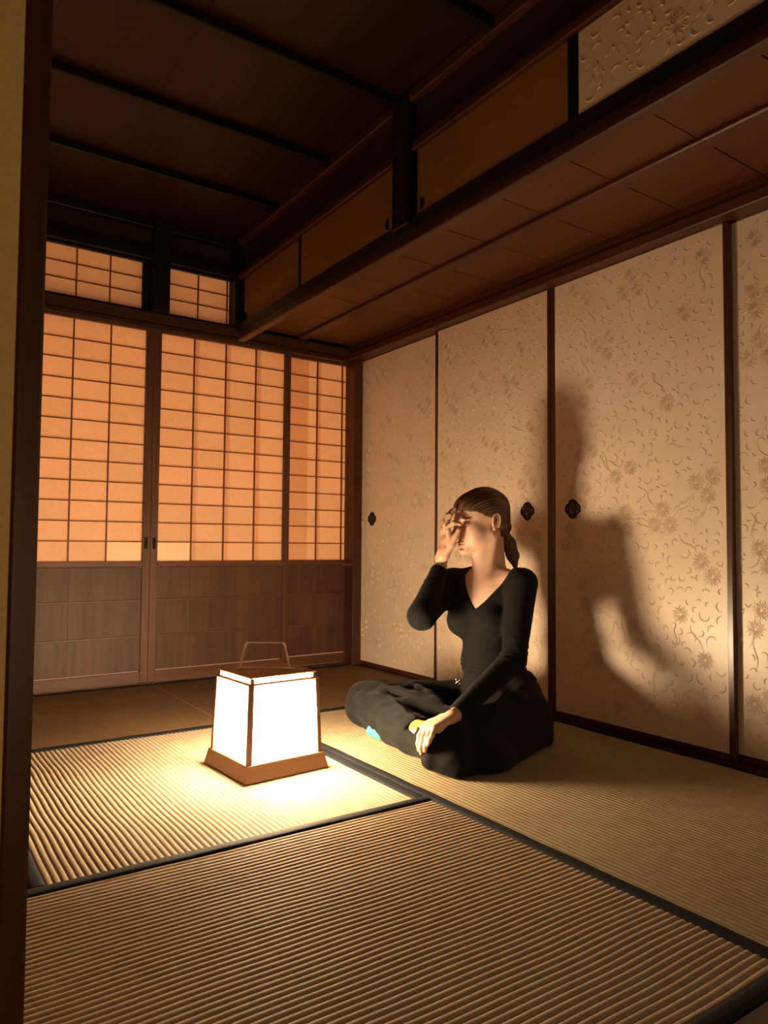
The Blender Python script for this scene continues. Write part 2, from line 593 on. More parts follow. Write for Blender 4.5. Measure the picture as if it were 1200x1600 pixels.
shoji(1, 'paper screen left of the pair of finger pulls, partly behind the near door edge', [.361, .5275, .694, .8605, 1.027], .036, .036, 3.5585, pull=1.043, fresh=((0, 3),))
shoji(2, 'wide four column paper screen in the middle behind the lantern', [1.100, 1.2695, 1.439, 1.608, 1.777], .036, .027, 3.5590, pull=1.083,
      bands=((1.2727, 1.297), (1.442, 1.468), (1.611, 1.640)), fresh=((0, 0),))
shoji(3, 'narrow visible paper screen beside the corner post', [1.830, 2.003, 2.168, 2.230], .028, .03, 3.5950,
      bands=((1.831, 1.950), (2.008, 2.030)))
shoji(4, 'outermost paper screen against the left wall', [-.40, -.215, -.03, .155, .322], .30, .001, 3.5950)


def transom(n, label, xs, extra=()):
    z0, z1 = 1.812, 2.062
    d = empty('window_%d' % n, ((xs[0] + xs[-1]) / 2, 3.57, z0), label, 'window', 'transom windows above the screens', 'structure')
    y0 = 3.566
    box('window_frame', M['dark_z'], d, xs[0] - .02, xs[0], y0, y0 + .03, z0, z1)
    box('window_frame', M['dark_z'], d, xs[-1], xs[-1] + .02, y0, y0 + .03, z0, z1)
    box('window_frame', M['dark_x'], d, xs[0], xs[-1], y0, y0 + .03, z0, z0 + .010)
    box('window_frame', M['dark_x'], d, xs[0], xs[-1], y0, y0 + .03, z1 - .008, z1 + .006)
    a0, a1 = z0 + .010, z1 - .008
    ph = (a1 - a0) / 3
    for x_ in xs[1:-1]:
        shared_box('muntin', M['bar'], d, (.0055, .012, a1 - a0), (x_, y0 + .012, (a0 + a1) / 2))
    for r in (1, 2):
        shared_box('muntin', M['bar'], d, (xs[-1] - xs[0], .011, .005), ((xs[0] + xs[-1]) / 2, y0 + .0125, a0 + ph * r))
    for r in range(3):
        for c in range(len(xs) - 1):
            shared_box('paper_pane', M['paper'], d, (xs[c + 1] - xs[c], .0012, ph), ((xs[c] + xs[c + 1]) / 2, y0 + .0190, a0 + ph * (r + .5)))


transom(1, 'wide transom window of orange paper left of the black post', [.245, .397, .549, .700, .851, 1.002])
transom(2, 'narrow transom window of orange paper between the black post and the hanging cabinet', [1.126, 1.285, 1.441, 1.4555])

# ------------------------------------------------------------------ patterned sliding doors of the right wall
def relief_arc(mb, pts, wd, hh, X):
    """raised ridge following pts (y, z) on the plane x = X, standing out towards -x"""
    n = len(pts)
    V, F = [], []
    for i, (y, z) in enumerate(pts):
        a = pts[max(i - 1, 0)]
        b = pts[min(i + 1, n - 1)]
        ty, tz = b[0] - a[0], b[1] - a[1]
        l = math.hypot(ty, tz) or 1
        ny, nz = -tz / l, ty / l
        tw = wd * (.25 + .75 * math.sin(PI * (i + .4) / (n - .2)))
        h_ = hh * (.3 + .7 * math.sin(PI * (i + .4) / (n - .2)))
        V += [(X, y + ny * tw, z + nz * tw), (X - h_, y + ny * tw * .25, z + nz * tw * .25),
              (X - h_, y - ny * tw * .25, z - nz * tw * .25), (X, y - ny * tw, z - nz * tw)]
    for i in range(n - 1):
        for k_ in range(3):
            F.append((i * 4 + k_, i * 4 + k_ + 1, (i + 1) * 4 + k_ + 1, (i + 1) * 4 + k_))
    mb.add(V, F)


def emboss(y0, y1, z0, z1, X, parent, seed, dens=1.0):
    r = random.Random(seed)
    curls, flowers = MB(), MB()
    fl = []
    tries = 0
    target = int((y1 - y0) * (z1 - z0) * 20 * dens)
    while len(fl) < target and tries < 2000:
        tries += 1
        cy, cz = r.uniform(y0 + .05, y1 - .05), r.uniform(z0 + .05, z1 - .05)
        if all(math.hypot(cy - a, cz - b) > .165 for a, b in fl):
            fl.append((cy, cz))
    heads = []
    for cy, cz in fl:
        kind = r.choice((1, 2, 3, 3))
        an = r.uniform(0, 2 * PI)
        for q in range(kind):
            rr = 0 if kind == 1 else .036
            hy, hz = cy + rr * math.cos(an + q * 2 * PI / kind), cz + rr * math.sin(an + q * 2 * PI / kind)
            if y0 + .036 < hy < y1 - .036 and z0 + .036 < hz < z1 - .036:
                heads.append((hy, hz))
    for hy, hz in heads:
        R_ = r.uniform(.032, .037)
        npet = 22
        for p_ in range(npet):
            a = 2 * PI * p_ / npet + r.uniform(-.05, .05)
            rad = R_ * (1 if p_ % 2 else .86)
            pts = []
            for s in range(6):
                q = .16 + .84 * s / 5
                aa = a + .09 * math.sin(s * 1.9 + p_)
                pts.append((hy + math.cos(aa) * rad * q, hz + math.sin(aa) * rad * q))
            relief_arc(flowers, pts, .0022, .0020, X)
        # a stem that curls away
        a = r.uniform(0, 2 * PI)
        py, pz = hy + math.cos(a) * R_, hz + math.sin(a) * R_
        pts, da = [], r.choice((-1, 1)) * r.uniform(.12, .22)
        for s in range(12):
            pts.append((py, pz))
            py += math.cos(a) * .0085
            pz += math.sin(a) * .0085
            a += da * (1 if s < 5 else -1.3)
        if all(y0 + .004 < p[0] < y1 - .004 and z0 + .004 < p[1] < z1 - .004 for p in pts):
            relief_arc(curls, pts, .0032, .0024, X)
    placed = []
    tries = 0
    while tries < 9000 * dens:
        tries += 1
        cy, cz = r.uniform(y0 + .02, y1 - .02), r.uniform(z0 + .02, z1 - .02)
        rad = r.choice((.010, .013, .016, .019, .022))
        if any(math.hypot(cy - a, cz - b) < .034 + rad for a, b in heads):
            continue
        if any(abs(cy - a) < .05 and math.hypot(cy - a, cz - b) < (rad + q) * .92 + .004 for a, b, q in placed):
            continue
        placed.append((cy, cz, rad))
        a0_, sw, sgn = r.uniform(0, 2 * PI), r.uniform(2.0, 4.0), r.choice((-1, 1))
        pts = [(cy + rad * (1 - .35 * s / 8) * math.cos(a0_ + sgn * sw * s / 8),
                cz + rad * (1 - .35 * s / 8) * math.sin(a0_ + sgn * sw * s / 8)) for s in range(9)]
        pts = [(min(max(a, y0 + .003), y1 - .003), min(max(b, z0 + .003), z1 - .003)) for a, b in pts]
        relief_arc(curls, pts, .0034, .0024, X)
    curls.build('embossed_tendrils', M['fusuma_line'], parent, smooth=False, kind='stuff')
    flowers.build('embossed_flowers', M['fusuma_print'], parent, smooth=False, kind='stuff')


def hand_pull(parent, X, cy, cz, R_=.0385):
    """four-lobed recessed metal pull, facing -x"""
    mb = MB()
    N = 56
    prof = [(1.0, 0), (1.0, .0045), (.96, .0062), (.88, .0062), (.82, .0035), (.78, .0012), (.70, .0010), (.62, .0022), (.45, .0016), (.0, .0014)]
    V, F = [], []
    for q, h_ in prof:
        for k_ in range(N):
            th = 2 * PI * k_ / N
            ph_ = (th + PI / 4) % (PI / 2) - PI / 4
            rr = R_ * q * (.42 * math.cos(ph_) + math.sqrt(.58 ** 2 - (.42 * math.sin(ph_)) ** 2))
            V.append((X - h_, cy + rr * math.cos(th), cz + rr * math.sin(th)))
    for i in range(len(prof) - 1):
        for k_ in range(N):
            F.append((i * N + k_, i * N + (k_ + 1) % N, (i + 1) * N + (k_ + 1) % N, (i + 1) * N + k_))
    mb.add(V, F)
    return mb.build('hand_pull', M['pull'], parent, smooth=True, label='dark four lobed hand pull')


M['pull'] = plain('aged_dark_metal', (.010, .006, .005), .3, .6, .5, 90, .4)


def fusuma(n, label, y0, y1, X, pull=None, seed=1, dens=1.0, stile=.020, pattern=True):
    d = empty('door_%d' % n, (X, (y0 + y1) / 2, 0), label, 'sliding door', 'patterned sliding doors of the right wall', 'structure')
    zt = 1.748
    box('stile', M['lacq_frame'], d, X - .003, X + .019, y0, y0 + stile, .001, zt, c=.002)
    box('stile', M['lacq_frame'], d, X - .003, X + .019, y1 - stile, y1, .001, zt, c=.002)
    box('rail', M['lacq_frame'], d, X - .002, X + .019, y0 + stile, y1 - stile, .001, .024, c=.002)
    box('rail', M['lacq_frame'], d, X - .002, X + .019, y0 + stile, y1 - stile, zt - .014, zt, c=.002)
    pb = box('paper_panel', M['fusuma'], d, X, X + .016, y0 + stile, y1 - stile, .024, zt - .014, c=.0005)
    if pattern:
        emboss(y0 + stile + .003, y1 - stile - .003, .030, zt - .018, X + .0001, d, seed, dens)
    if pull:
        hand_pull(d, X - .0005, pull, .823)
    return d


M['lacq_frame'] = wood('door_lacquer_wood', (.045, .014, .006), (.085, .028, .012), 'z', .3, 60, .5, .1)
fusuma(5, 'patterned sliding door in the corner beside the glowing screens', 2.795, 3.60, 2.252, 3.405, 11)
fusuma(6, 'patterned sliding door directly behind the seated woman', 2.053, 2.812, 2.228, 2.185, 12)
fusuma(7, 'patterned sliding door right of the seated woman with her shadow on it', 1.288, 2.052, 2.228, 1.940, 13)
fusuma(8, 'patterned sliding door at the right edge of the view', .60, 1.315, 2.252, .72, 14)

# ------------------------------------------------------------------ hanging cabinet along the right wall
cab = empty('hanging_cabinet', (1.85, 2.1, 1.72), 'long cabinet hanging under the ceiling above the patterned doors, with small sliding doors', 'cabinet')
XC = 1.480
k = MB()
k.box(XC - .012, XC + .030, .45, 3.50, 1.722, 1.744, c=.004)
k.box(XC - .004, XC + .040, .45, 3.50, 1.745, 1.768, c=.005)
k.build('lower_moulding', M['frame_y'], cab)
box('bottom_rail', M['dark_y'], cab, XC + .000, XC + .05, .45, 3.50, 1.769, 1.818, c=.002)
k = MB()
k.box(XC - .012, XC + .04, .45, 1.995, 2.047, 2.070, c=.003)
k.box(XC - .004, XC + .04, .45, 1.995, 2.070, 2.088, c=.003)
k.box(XC - .012, XC + .04, 2.105, 3.50, 2.047, 2.070, c=.003)
k.box(XC - .004, XC + .04, 2.105, 3.50, 2.070, 2.088, c=.003)
k.build('upper_rail', M['frame_y'], cab)
box('plaster_band', M['dark_plaster'], cab, XC + .010, XC + .04, .45, 3.50, 2.088, 2.262, c=0)
box('edge_trim', M['frame_y'], cab, XC - .018, XC + .02, .45, 3.52, 2.225, 2.266, c=.004)
box('post', M['dark_z'], cab, XC - .022, XC + .06, 2.000, 2.100, 1.790, 2.262, c=.006)
def cab_door(y0, y1, Xd, st0, st1, pull=None, flip=1, patt=False):
    d = empty('door', (0, 0, 0), '', None)
    del d['label']
    d.parent = cab
    d.location = (0, 0, 0)
    z0, z1 = 1.818, 2.047
    b = MB()
    b.box(Xd, Xd + .014, y0 + st0, y1 - st1, z0 + .004, z1 - .002, c=.0005)
    b.build('paper_panel', M['fusuma'] if patt else M['cab_paper'], d)
    if st0:
        box('stile', M['black_lacquer'], d, Xd - .003, Xd + .016, y0, y0 + st0, z0, z1, c=.002)
    if st1:
        box('stile', M['black_lacquer'], d, Xd - .003, Xd + .016, y1 - st1, y1, z0, z1, c=.002)
    if patt:
        emboss(y0 + st0 + .003, y1 - st1 - .003, z0 + .01, z1 - .008, Xd + .0001, d, 31)
    if pull:
        q = MB()
        N = 14
        V = []
        for X_, s_ in ((Xd - .004, 1.0), (Xd + .001, 1.0), (Xd - .0005, .7)):
            for i in range(N + 1):
                a = PI * i / N - PI / 2
                V.append((X_, pull + flip * .021 * s_ * math.cos(a), 1.848 + .021 * s_ * math.sin(a)))
        F = [tuple(range(N + 1))]
        F += [(i, i + 1, N + 2 + i, N + 1 + i) for i in range(N)]
        q.add(V[:2 * (N + 1)], F)
        q.build('hand_pull', M['black_lacquer'], d, label='black half moon hand pull')
    return d


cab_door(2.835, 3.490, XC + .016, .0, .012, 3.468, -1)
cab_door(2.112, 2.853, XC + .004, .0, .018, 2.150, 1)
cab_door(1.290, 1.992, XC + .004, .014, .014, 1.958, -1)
cab_door(.46, 1.290, XC + .004, .0, .022, None, 1, True)
# underside
pitch = .2862
y = 1.1450 - 2 * pitch
while y < 3.5:
    y1 = min(y + pitch, 3.52)
    for a, b in ((XC + .031, 1.8245), (1.8855, 2.176)):
        box('underside_board', M['under'], cab, a, b, max(y, .45) + .0016, y1 - .0016, 1.812 + random.uniform(0, .0012), 1.826, c=.0012)
    y += pitch
box('underside_back', M['dark_y'], cab, XC + .05, 2.19, .45, 3.52, 1.8275, 1.84, c=0)
box('underside_batten', M['frame_y'], cab, 1.826, 1.884, .45, 3.52, 1.797, 1.826, c=.004)

# ------------------------------------------------------------------ doorway at the camera: door leaf edge on the left
d = empty('door_9', (-.3, .57, 0), 'near ochre sliding door leaf with dark stile at the left edge of the view', 'sliding door', None, 'structure')
box('stile', M['lacq_frame'], d, .0745, .0930, .585, .597, .002, 1.735, c=.002)
box('paper_panel', M['gold_plaster'], d, -.74, .0745, .587, .595, .024, 1.72, c=.0005)
box('rail', M['lacq_frame'], d, -.74, .0745, .585, .597, .002, .024)
struct('trim_7', M['frame_x'], 'head rail over the near doorway', 'rail', -.74, 2.33, .44, .60, 1.736, 1.80)
struct('wall_front', M['plaster'], 'plaster wall above the near doorway', 'wall', -.74, 2.9, .50, .55, 1.80, 2.42, c=0)

# ------------------------------------------------------------------ paper lantern
def lantern():
    a = math.radians(4.4)
    ux, uy = Vector((math.cos(a), math.sin(a), 0)), Vector((-math.sin(a), math.cos(a), 0))
    near = Vector((.853, 1.919, 0))
    W_, D_ = .279, .269
    cen = near + ux * W_ / 2 + uy * D_ / 2
    t = empty('paper_lantern', cen, 'glowing white paper floor lantern with wooden base and a looped handle', 'lantern')

    def P(u, v, z):
        return cen + ux * u + uy * v + Vector((0, 0, z + .004))

    def frustum(mb, hu0, hv0, z0, hu1, hv1, z1):
        V = [P(s * hu0, q * hv0, z0) for s, q in ((-1, -1), (1, -1), (1, 1), (-1, 1))]
        V += [P(s * hu1, q * hv1, z1) for s, q in ((-1, -1), (1, -1), (1, 1), (-1, 1))]
        mb.add(V, [(0, 3, 2, 1), (4, 5, 6, 7), (0, 1, 5, 4), (1, 2, 6, 5), (2, 3, 7, 6), (3, 0, 4, 7)])

    lw = M['lantern_wood']
    # base tray: four mitred sides and a floor
    names = []
    hu, hv = W_ / 2, D_ / 2
    cor = [(-1, -1), (1, -1), (1, 1), (-1, 1)]
    for i in range(4):
        p, q = cor[i], cor[(i + 1) % 4]
        V = []
        for c_ in (p, q):
            V += [P(c_[0] * hu, c_[1] * hv, 0), P(c_[0] * (hu - .010), c_[1] * (hv - .010), .045),
                  P(c_[0] * (hu - .019), c_[1] * (hv - .019), .045), P(c_[0] * (hu - .016), c_[1] * (hv - .016), 0)]
        m_ = MB()
        m_.add(V, [(0, 1, 2, 3), (4, 7, 6, 5), (0, 4, 5, 1), (1, 5, 6, 2), (2, 6, 7, 3), (3, 7, 4, 0)])
        m_.build('base_board', lw, t)
    m_ = MB()
    frustum(m_, hu - .018, hv - .018, .004, hu - .018, hv - .018, .012)
    m_.build('base_plate', lw, t)
    # body
    b0u, b0v, b1u, b1v = .1235, .1165, .1135, .1085
    z0, z1 = .0125, .268

    def lerp(z):
        f = (z - z0) / (z1 - z0)
        return b0u + (b1u - b0u) * f, b0v + (b1v - b0v) * f

    for i in range(4):
        p, q = cor[i], cor[(i + 1) % 4]
        # corner post
        s = .0062
        m_ = MB()
        V = []
        for z in (z0, z1 + .0):
            hu_, hv_ = lerp(z)
            c_ = (p[0] * (hu_ - s * .5), p[1] * (hv_ - s * .5))
            V += [P(c_[0] + e * s, c_[1] + f * s, z) for e, f in ((-1, -1), (1, -1), (1, 1), (-1, 1))]
        m_.add(V, [(0, 3, 2, 1), (4, 5, 6, 7), (0, 1, 5, 4), (1, 2, 6, 5), (2, 3, 7, 6), (3, 0, 4, 7)])
        m_.build('corner_post', M['lantern_dark'], t)
        # thin top rim
        hu_, hv_ = lerp(z1)
        m_ = MB()
        m_.tube([P(p[0] * hu_, p[1] * hv_, z1 - .001), P(q[0] * hu_, q[1] * hv_, z1 - .001)], .0045, 4)
        m_.build('rim_bar', lw, t)
        # glowing paper pane, slightly inside, and the short inner pane that shows in the gap under the lid
        V = []
        for z in (z0, z1 - .002):
            hu_, hv_ = lerp(z)
            for c_ in (p, q):
                V.append(P(c_[0] * (hu_ - .003), c_[1] * (hv_ - .003), z))
                V.append(P(c_[0] * (hu_ - .005), c_[1] * (hv_ - .005), z))
        m_ = MB()
        m_.add(V, [(0, 2, 6, 4), (1, 5, 7, 3), (0, 4, 5, 1), (2, 3, 7, 6), (0, 1, 3, 2), (4, 6, 7, 5)])
        m_.build('paper_pane', M['glow'], t, label='glowing white paper side')
        V = []
        for z in (.255, .2835):
            for c_ in (p, q):
                V.append(P(c_[0] * .104, c_[1] * .099, z))
                V.append(P(c_[0] * .102, c_[1] * .097, z))
        m_ = MB()
        m_.add(V, [(0, 2, 6, 4), (1, 5, 7, 3), (0, 4, 5, 1), (2, 3, 7, 6), (0, 1, 3, 2), (4, 6, 7, 5)])
        m_.build('inner_paper', M['glow_in'], t)
        m_ = MB()
        c_ = (p[0] * .1045, p[1] * .0995)
        V = [P(c_[0] + e * .0042, c_[1] + f * .0042, z) for z in (.25, .289) for e, f in ((-1, -1), (1, -1), (1, 1), (-1, 1))]
        m_.add(V, [(0, 3, 2, 1), (4, 5, 6, 7), (0, 1, 5, 4), (1, 2, 6, 5), (2, 3, 7, 6), (3, 0, 4, 7)])
        m_.build('lid_post', lw, t)
    # added round baffle on a stem, keeps bulb light off the near floor
    m_ = MB()
    for r0, z0_, z1_ in ((.104, .098, .103), (.012, .013, .098)):
        n_ = 32
        V = [P(r0 * math.cos(2 * PI * q / n_), r0 * math.sin(2 * PI * q / n_), z_) for z_ in (z0_, z1_) for q in range(n_)]
        F = [tuple(range(n_))[::-1], tuple(range(n_, 2 * n_))] + [(q, (q + 1) % n_, n_ + (q + 1) % n_, n_ + q) for q in range(n_)]
        m_.add(V, F)
    m_.build('lamp_baffle', M['lantern_wood'], t)
    # lid
    m_ = MB()
    frustum(m_, .110, .105, .2835, .112, .107, .2875)
    frustum(m_, .112, .107, .2876, .020, .019, .2935)
    m_.build('lid', M['lantern_lid'], t, label='flat red brown wooden lid')
    # handle across the diagonal
    A, B = P(-.076, .036, .294), P(.052, -.052, .294)
    camr = Vector((math.cos(yaw), -math.sin(yaw), 0))
    mid = P(-.008, -.003, .294)
    A = mid - camr * .088
    B = mid + camr * .088
    m_ = MB()
    n_ = Vector((camr.y, -camr.x, 0))
    V = [A + n_ * .006, A - n_ * .006, B - n_ * .006, B + n_ * .006]
    V = [v_ + Vector((0, 0, -.004)) for v_ in V] + [v_ + Vector((0, 0, .0015)) for v_ in V]
    m_.add(V, [(0, 3, 2, 1), (4, 5, 6, 7), (0, 1, 5, 4), (1, 2, 6, 5), (2, 3, 7, 6), (3, 0, 4, 7)])
    m_.build('handle_strip', M['bamboo'], t)
    h = empty('handle', t.location, '', None)
    del h['label']
    h.parent = t
    h.location = (0, 0, 0)
    z = Vector((0, 0, 1))
    for s, e0 in ((-1, .078), (1, .074)):
        p0 = mid + camr * s * e0
        p1 = mid + camr * s * (.0605 if s > 0 else .062) + z * .064
        m_ = MB()
        m_.tube([p0, p0.lerp(p1, .5), p1], [.0062, .0056, .0048], 8, flat=.6)
        m_.build('handle_leg', M['bamboo'], h)
    m_ = MB()
    pts = []
    for i in range(7):
        th = PI * i / 6 * .55
        pts.append(mid + camr * (-.062 + .012 * (1 - math.cos(th))) + z * (.062 + .015 * math.sin(th)))
    R_ = []
    for i in range(7):
        th = PI * (6 - i) / 6 * .55
        R_.append(mid + camr * (.0605 - .012 * (1 - math.cos(th))) + z * (.062 + .015 * math.sin(th)))
    m_.tube(pts + R_, [.0046] * 5 + [.0024] * 4 + [.0044] * 5, 8)
    m_.build('handle_grip', M['bamboo'], h)
    return t


M['lantern_wood'] = wood('lantern_cedar', (.22, .11, .055), (.31, .165, .085), 'x', .5, 90)
M['lantern_dark'] = wood('lantern_post_wood', (.16, .075, .045), (.24, .12, .07), 'z', .5, 90)
M['lantern_lid'] = wood('lantern_lid_wood', (.22, .075, .030), (.32, .115, .045), 'x', .42, 60)
M['bamboo'] = wood('pale_bamboo', (.90, .72, .54), (.96, .82, .64), 'z', .4, 60)


def glow(name, col, s):
    m, nt, p = new_mat(name)
    p.inputs['Base Color'].default_value = (.85, .80, .70, 1)
    p.inputs['Roughness'].default_value = .7
    n = noise(nt, coords(nt), 60, 5, .7)
    L(nt, ramp(nt, n, [(.2, tuple(c * .94 for c in col)), (.8, col)]), p.inputs['Emission Color'])
    p.inputs['Emission Strength'].default_value = s
    tr = nt.nodes.new('ShaderNodeBsdfTransparent')
    tr.inputs[0].default_value = (1.0, .93, .80, 1)
    mx = nt.nodes.new('ShaderNodeMixShader')
    mx.inputs[0].default_value = .4
    L(nt, p.outputs[0], mx.inputs[1])
    L(nt, tr.outputs[0], mx.inputs[2])
    L(nt, mx.outputs[0], nt.nodes['Material Output'].inputs[0])
    return m


M['glow'] = glow('lit_lantern_paper', (1.0, .86, .66), 4.0)
M['glow_in'] = glow('lit_inner_paper', (1.0, .84, .60), 4.5)
lantern()
bl = bpy.data.lights.new('lantern_bulb_light', 'POINT')
bl.energy, bl.color, bl.shadow_soft_size = 500.0, (1.0, .83, .66), .098
blo = bpy.data.objects.new('lantern_bulb_light', bl)
blo.location = (.985, 2.045, .178)
C.objects.link(blo)

# ------------------------------------------------------------------ seated woman: sculpted as signed distance fields
import openvdb


class Prim:
    """op u: smooth union, s: smooth subtraction; fn(P)->distance; c,r: bounding sphere used for culling"""

    def __init__(self, fn, op='u', k=.01):
        self.fn, self.op, self.k = fn, op, k


def nv(a):
    a = np.asarray(a, float)
    return a / np.linalg.norm(a)


GS = 1.07    # overall size of the figure against the nominal radii


def cone(a, b, r1, r2, op='u', k=.01, fold=None):
    r1, r2, k = r1 * GS, r2 * GS, k * GS
    a, b = np.asarray(a, float), np.asarray(b, float)
    ab = b - a
    l2 = ab @ ab
    n_ = ab / math.sqrt(l2)
    e1 = np.cross(n_, (0, 0, 1) if abs(n_[2]) < .9 else (1, 0, 0))
    e1 /= np.linalg.norm(e1)
    e2 = np.cross(n_, e1)

    def fn(P):
        q = P - a
        t = np.clip(q @ ab / l2, 0, 1)
        dv = q - t[:, None] * ab
        d = np.sqrt((dv * dv).sum(1)) - (r1 + (r2 - r1) * t)
        if fold:
            A, m, tw, s = fold
            ph = np.arctan2(dv @ e2, dv @ e1)
            wv = np.sin(m * ph + tw * t * 6 + s + 1.1 * np.sin(5 * t + ph + s)) + .5 * np.sin(2.3 * m * ph - tw * 9 * t + 2 * s)
            d = d - A * (1 - np.abs(wv) * 1.1)
        return d
    return Prim(fn, op, k)


def ell(c, r, R=None, op='u', k=.01):
    c, r = np.asarray(c, float), np.asarray(r, float) * GS

    def fn(P):
        q = P - c
        if R is not None:
            q = q @ R.T
        k0 = np.sqrt(((q / r) ** 2).sum(1))
        k1 = np.sqrt(((q / (r * r)) ** 2).sum(1))
        return np.where(k1 > 1e-9, k0 * (k0 - 1) / np.maximum(k1, 1e-9), -r.min())
    return Prim(fn, op, k)


def smin(a, b, k):
    h = np.clip(.5 + .5 * (b - a) / k, 0, 1)
    return b * (1 - h) + a * h - k * h * (1 - h)


def field(prims, P, idx=None):
    d = np.full(len(P), 1.0)
    for i in (range(len(prims)) if idx is None else idx):
        p = prims[i]
        if p.op == 'u':
            d = smin(d, p.fn(P), p.k)
        elif p.op == 's':
            d = -smin(-d, p.fn(P), p.k)
        elif p.op == 'i':
            d = -smin(-d, -p.fn(P), p.k)
        else:
            d = p.fn(P, d)
    return d


def sculpt(name, prims, lo, hi, vx, mat, parent, post=None, cfn=None, adapt=0.0, label=None, cut=None):
    B = 16
    bs = B * vx
    lo = np.floor(np.asarray(lo) / bs).astype(int)
    hi = np.ceil(np.asarray(hi) / bs).astype(int)
    gi = np.stack(np.meshgrid(*[np.arange(a, b) for a, b in zip(lo, hi)], indexing='ij'), -1).reshape(-1, 3)
    cen = (gi + .5) * bs
    R_ = bs * .87
    pd = []
    for p in prims:
        pd.append(p.fn(cen) if p.op in 'usi' else np.zeros(len(cen)))
    pd = np.array(pd)
    dmin = np.min(np.array([pd[i] for i, p in enumerate(prims) if p.op == 'u']), 0)
    act = np.where(dmin < R_ * 1.25 + .012)[0]
    grid = openvdb.FloatGrid(3 * vx)
    ax = np.stack(np.meshgrid(*[np.arange(B)] * 3, indexing='ij'), -1).reshape(-1, 3)
    for a in act:
        idx = [i for i, p in enumerate(prims) if p.op not in 'us' or pd[i][a] < R_ * 1.35 + p.k + .004]
        if not any(prims[i].op == 'u' for i in idx):
            continue
        if min(pd[i][a] for i in idx if prims[i].op == 'u') < -R_ * 1.9 and not any(prims[i].op in 'si' for i in idx) and post is None:
            grid.fill(tuple(int(q) for q in gi[a] * B), tuple(int(q) for q in gi[a] * B + B - 1), -3 * vx)
            continue
        P = (gi[a] * B + ax) * vx
        d = field(prims, P.astype(float), idx)
        if post:
            d = post(P, d)
        grid.copyFromArray(np.clip(d, -3 * vx, 3 * vx).astype(np.float32).reshape(B, B, B), ijk=tuple(int(q) for q in gi[a] * B))
    pts, tris, quads = grid.convertToPolygons(0.0, adapt)
    pts = pts * vx
    off = np.zeros(3)
    q = parent
    while q is not None:
        off += np.array(q.location)
        q = q.parent
    me = bpy.data.meshes.new(name)
    faces = [tuple(int(i) for i in f[::-1]) for f in quads] + [tuple(int(i) for i in f[::-1]) for f in tris]
    me.from_pydata((pts - off).tolist(), [], faces)
    me.polygons.foreach_set('use_smooth', [True] * len(me.polygons))
    me.materials.append(mat)
    if cfn:
        ca = me.color_attributes.new('tint', 'FLOAT_COLOR', 'POINT')
        ca.data.foreach_set('color', cfn(pts).astype(np.float32).ravel())
    o = bpy.data.objects.new(name, me)
    C.objects.link(o)
    o.parent = parent
    if label:
        o['label'] = label
    return o


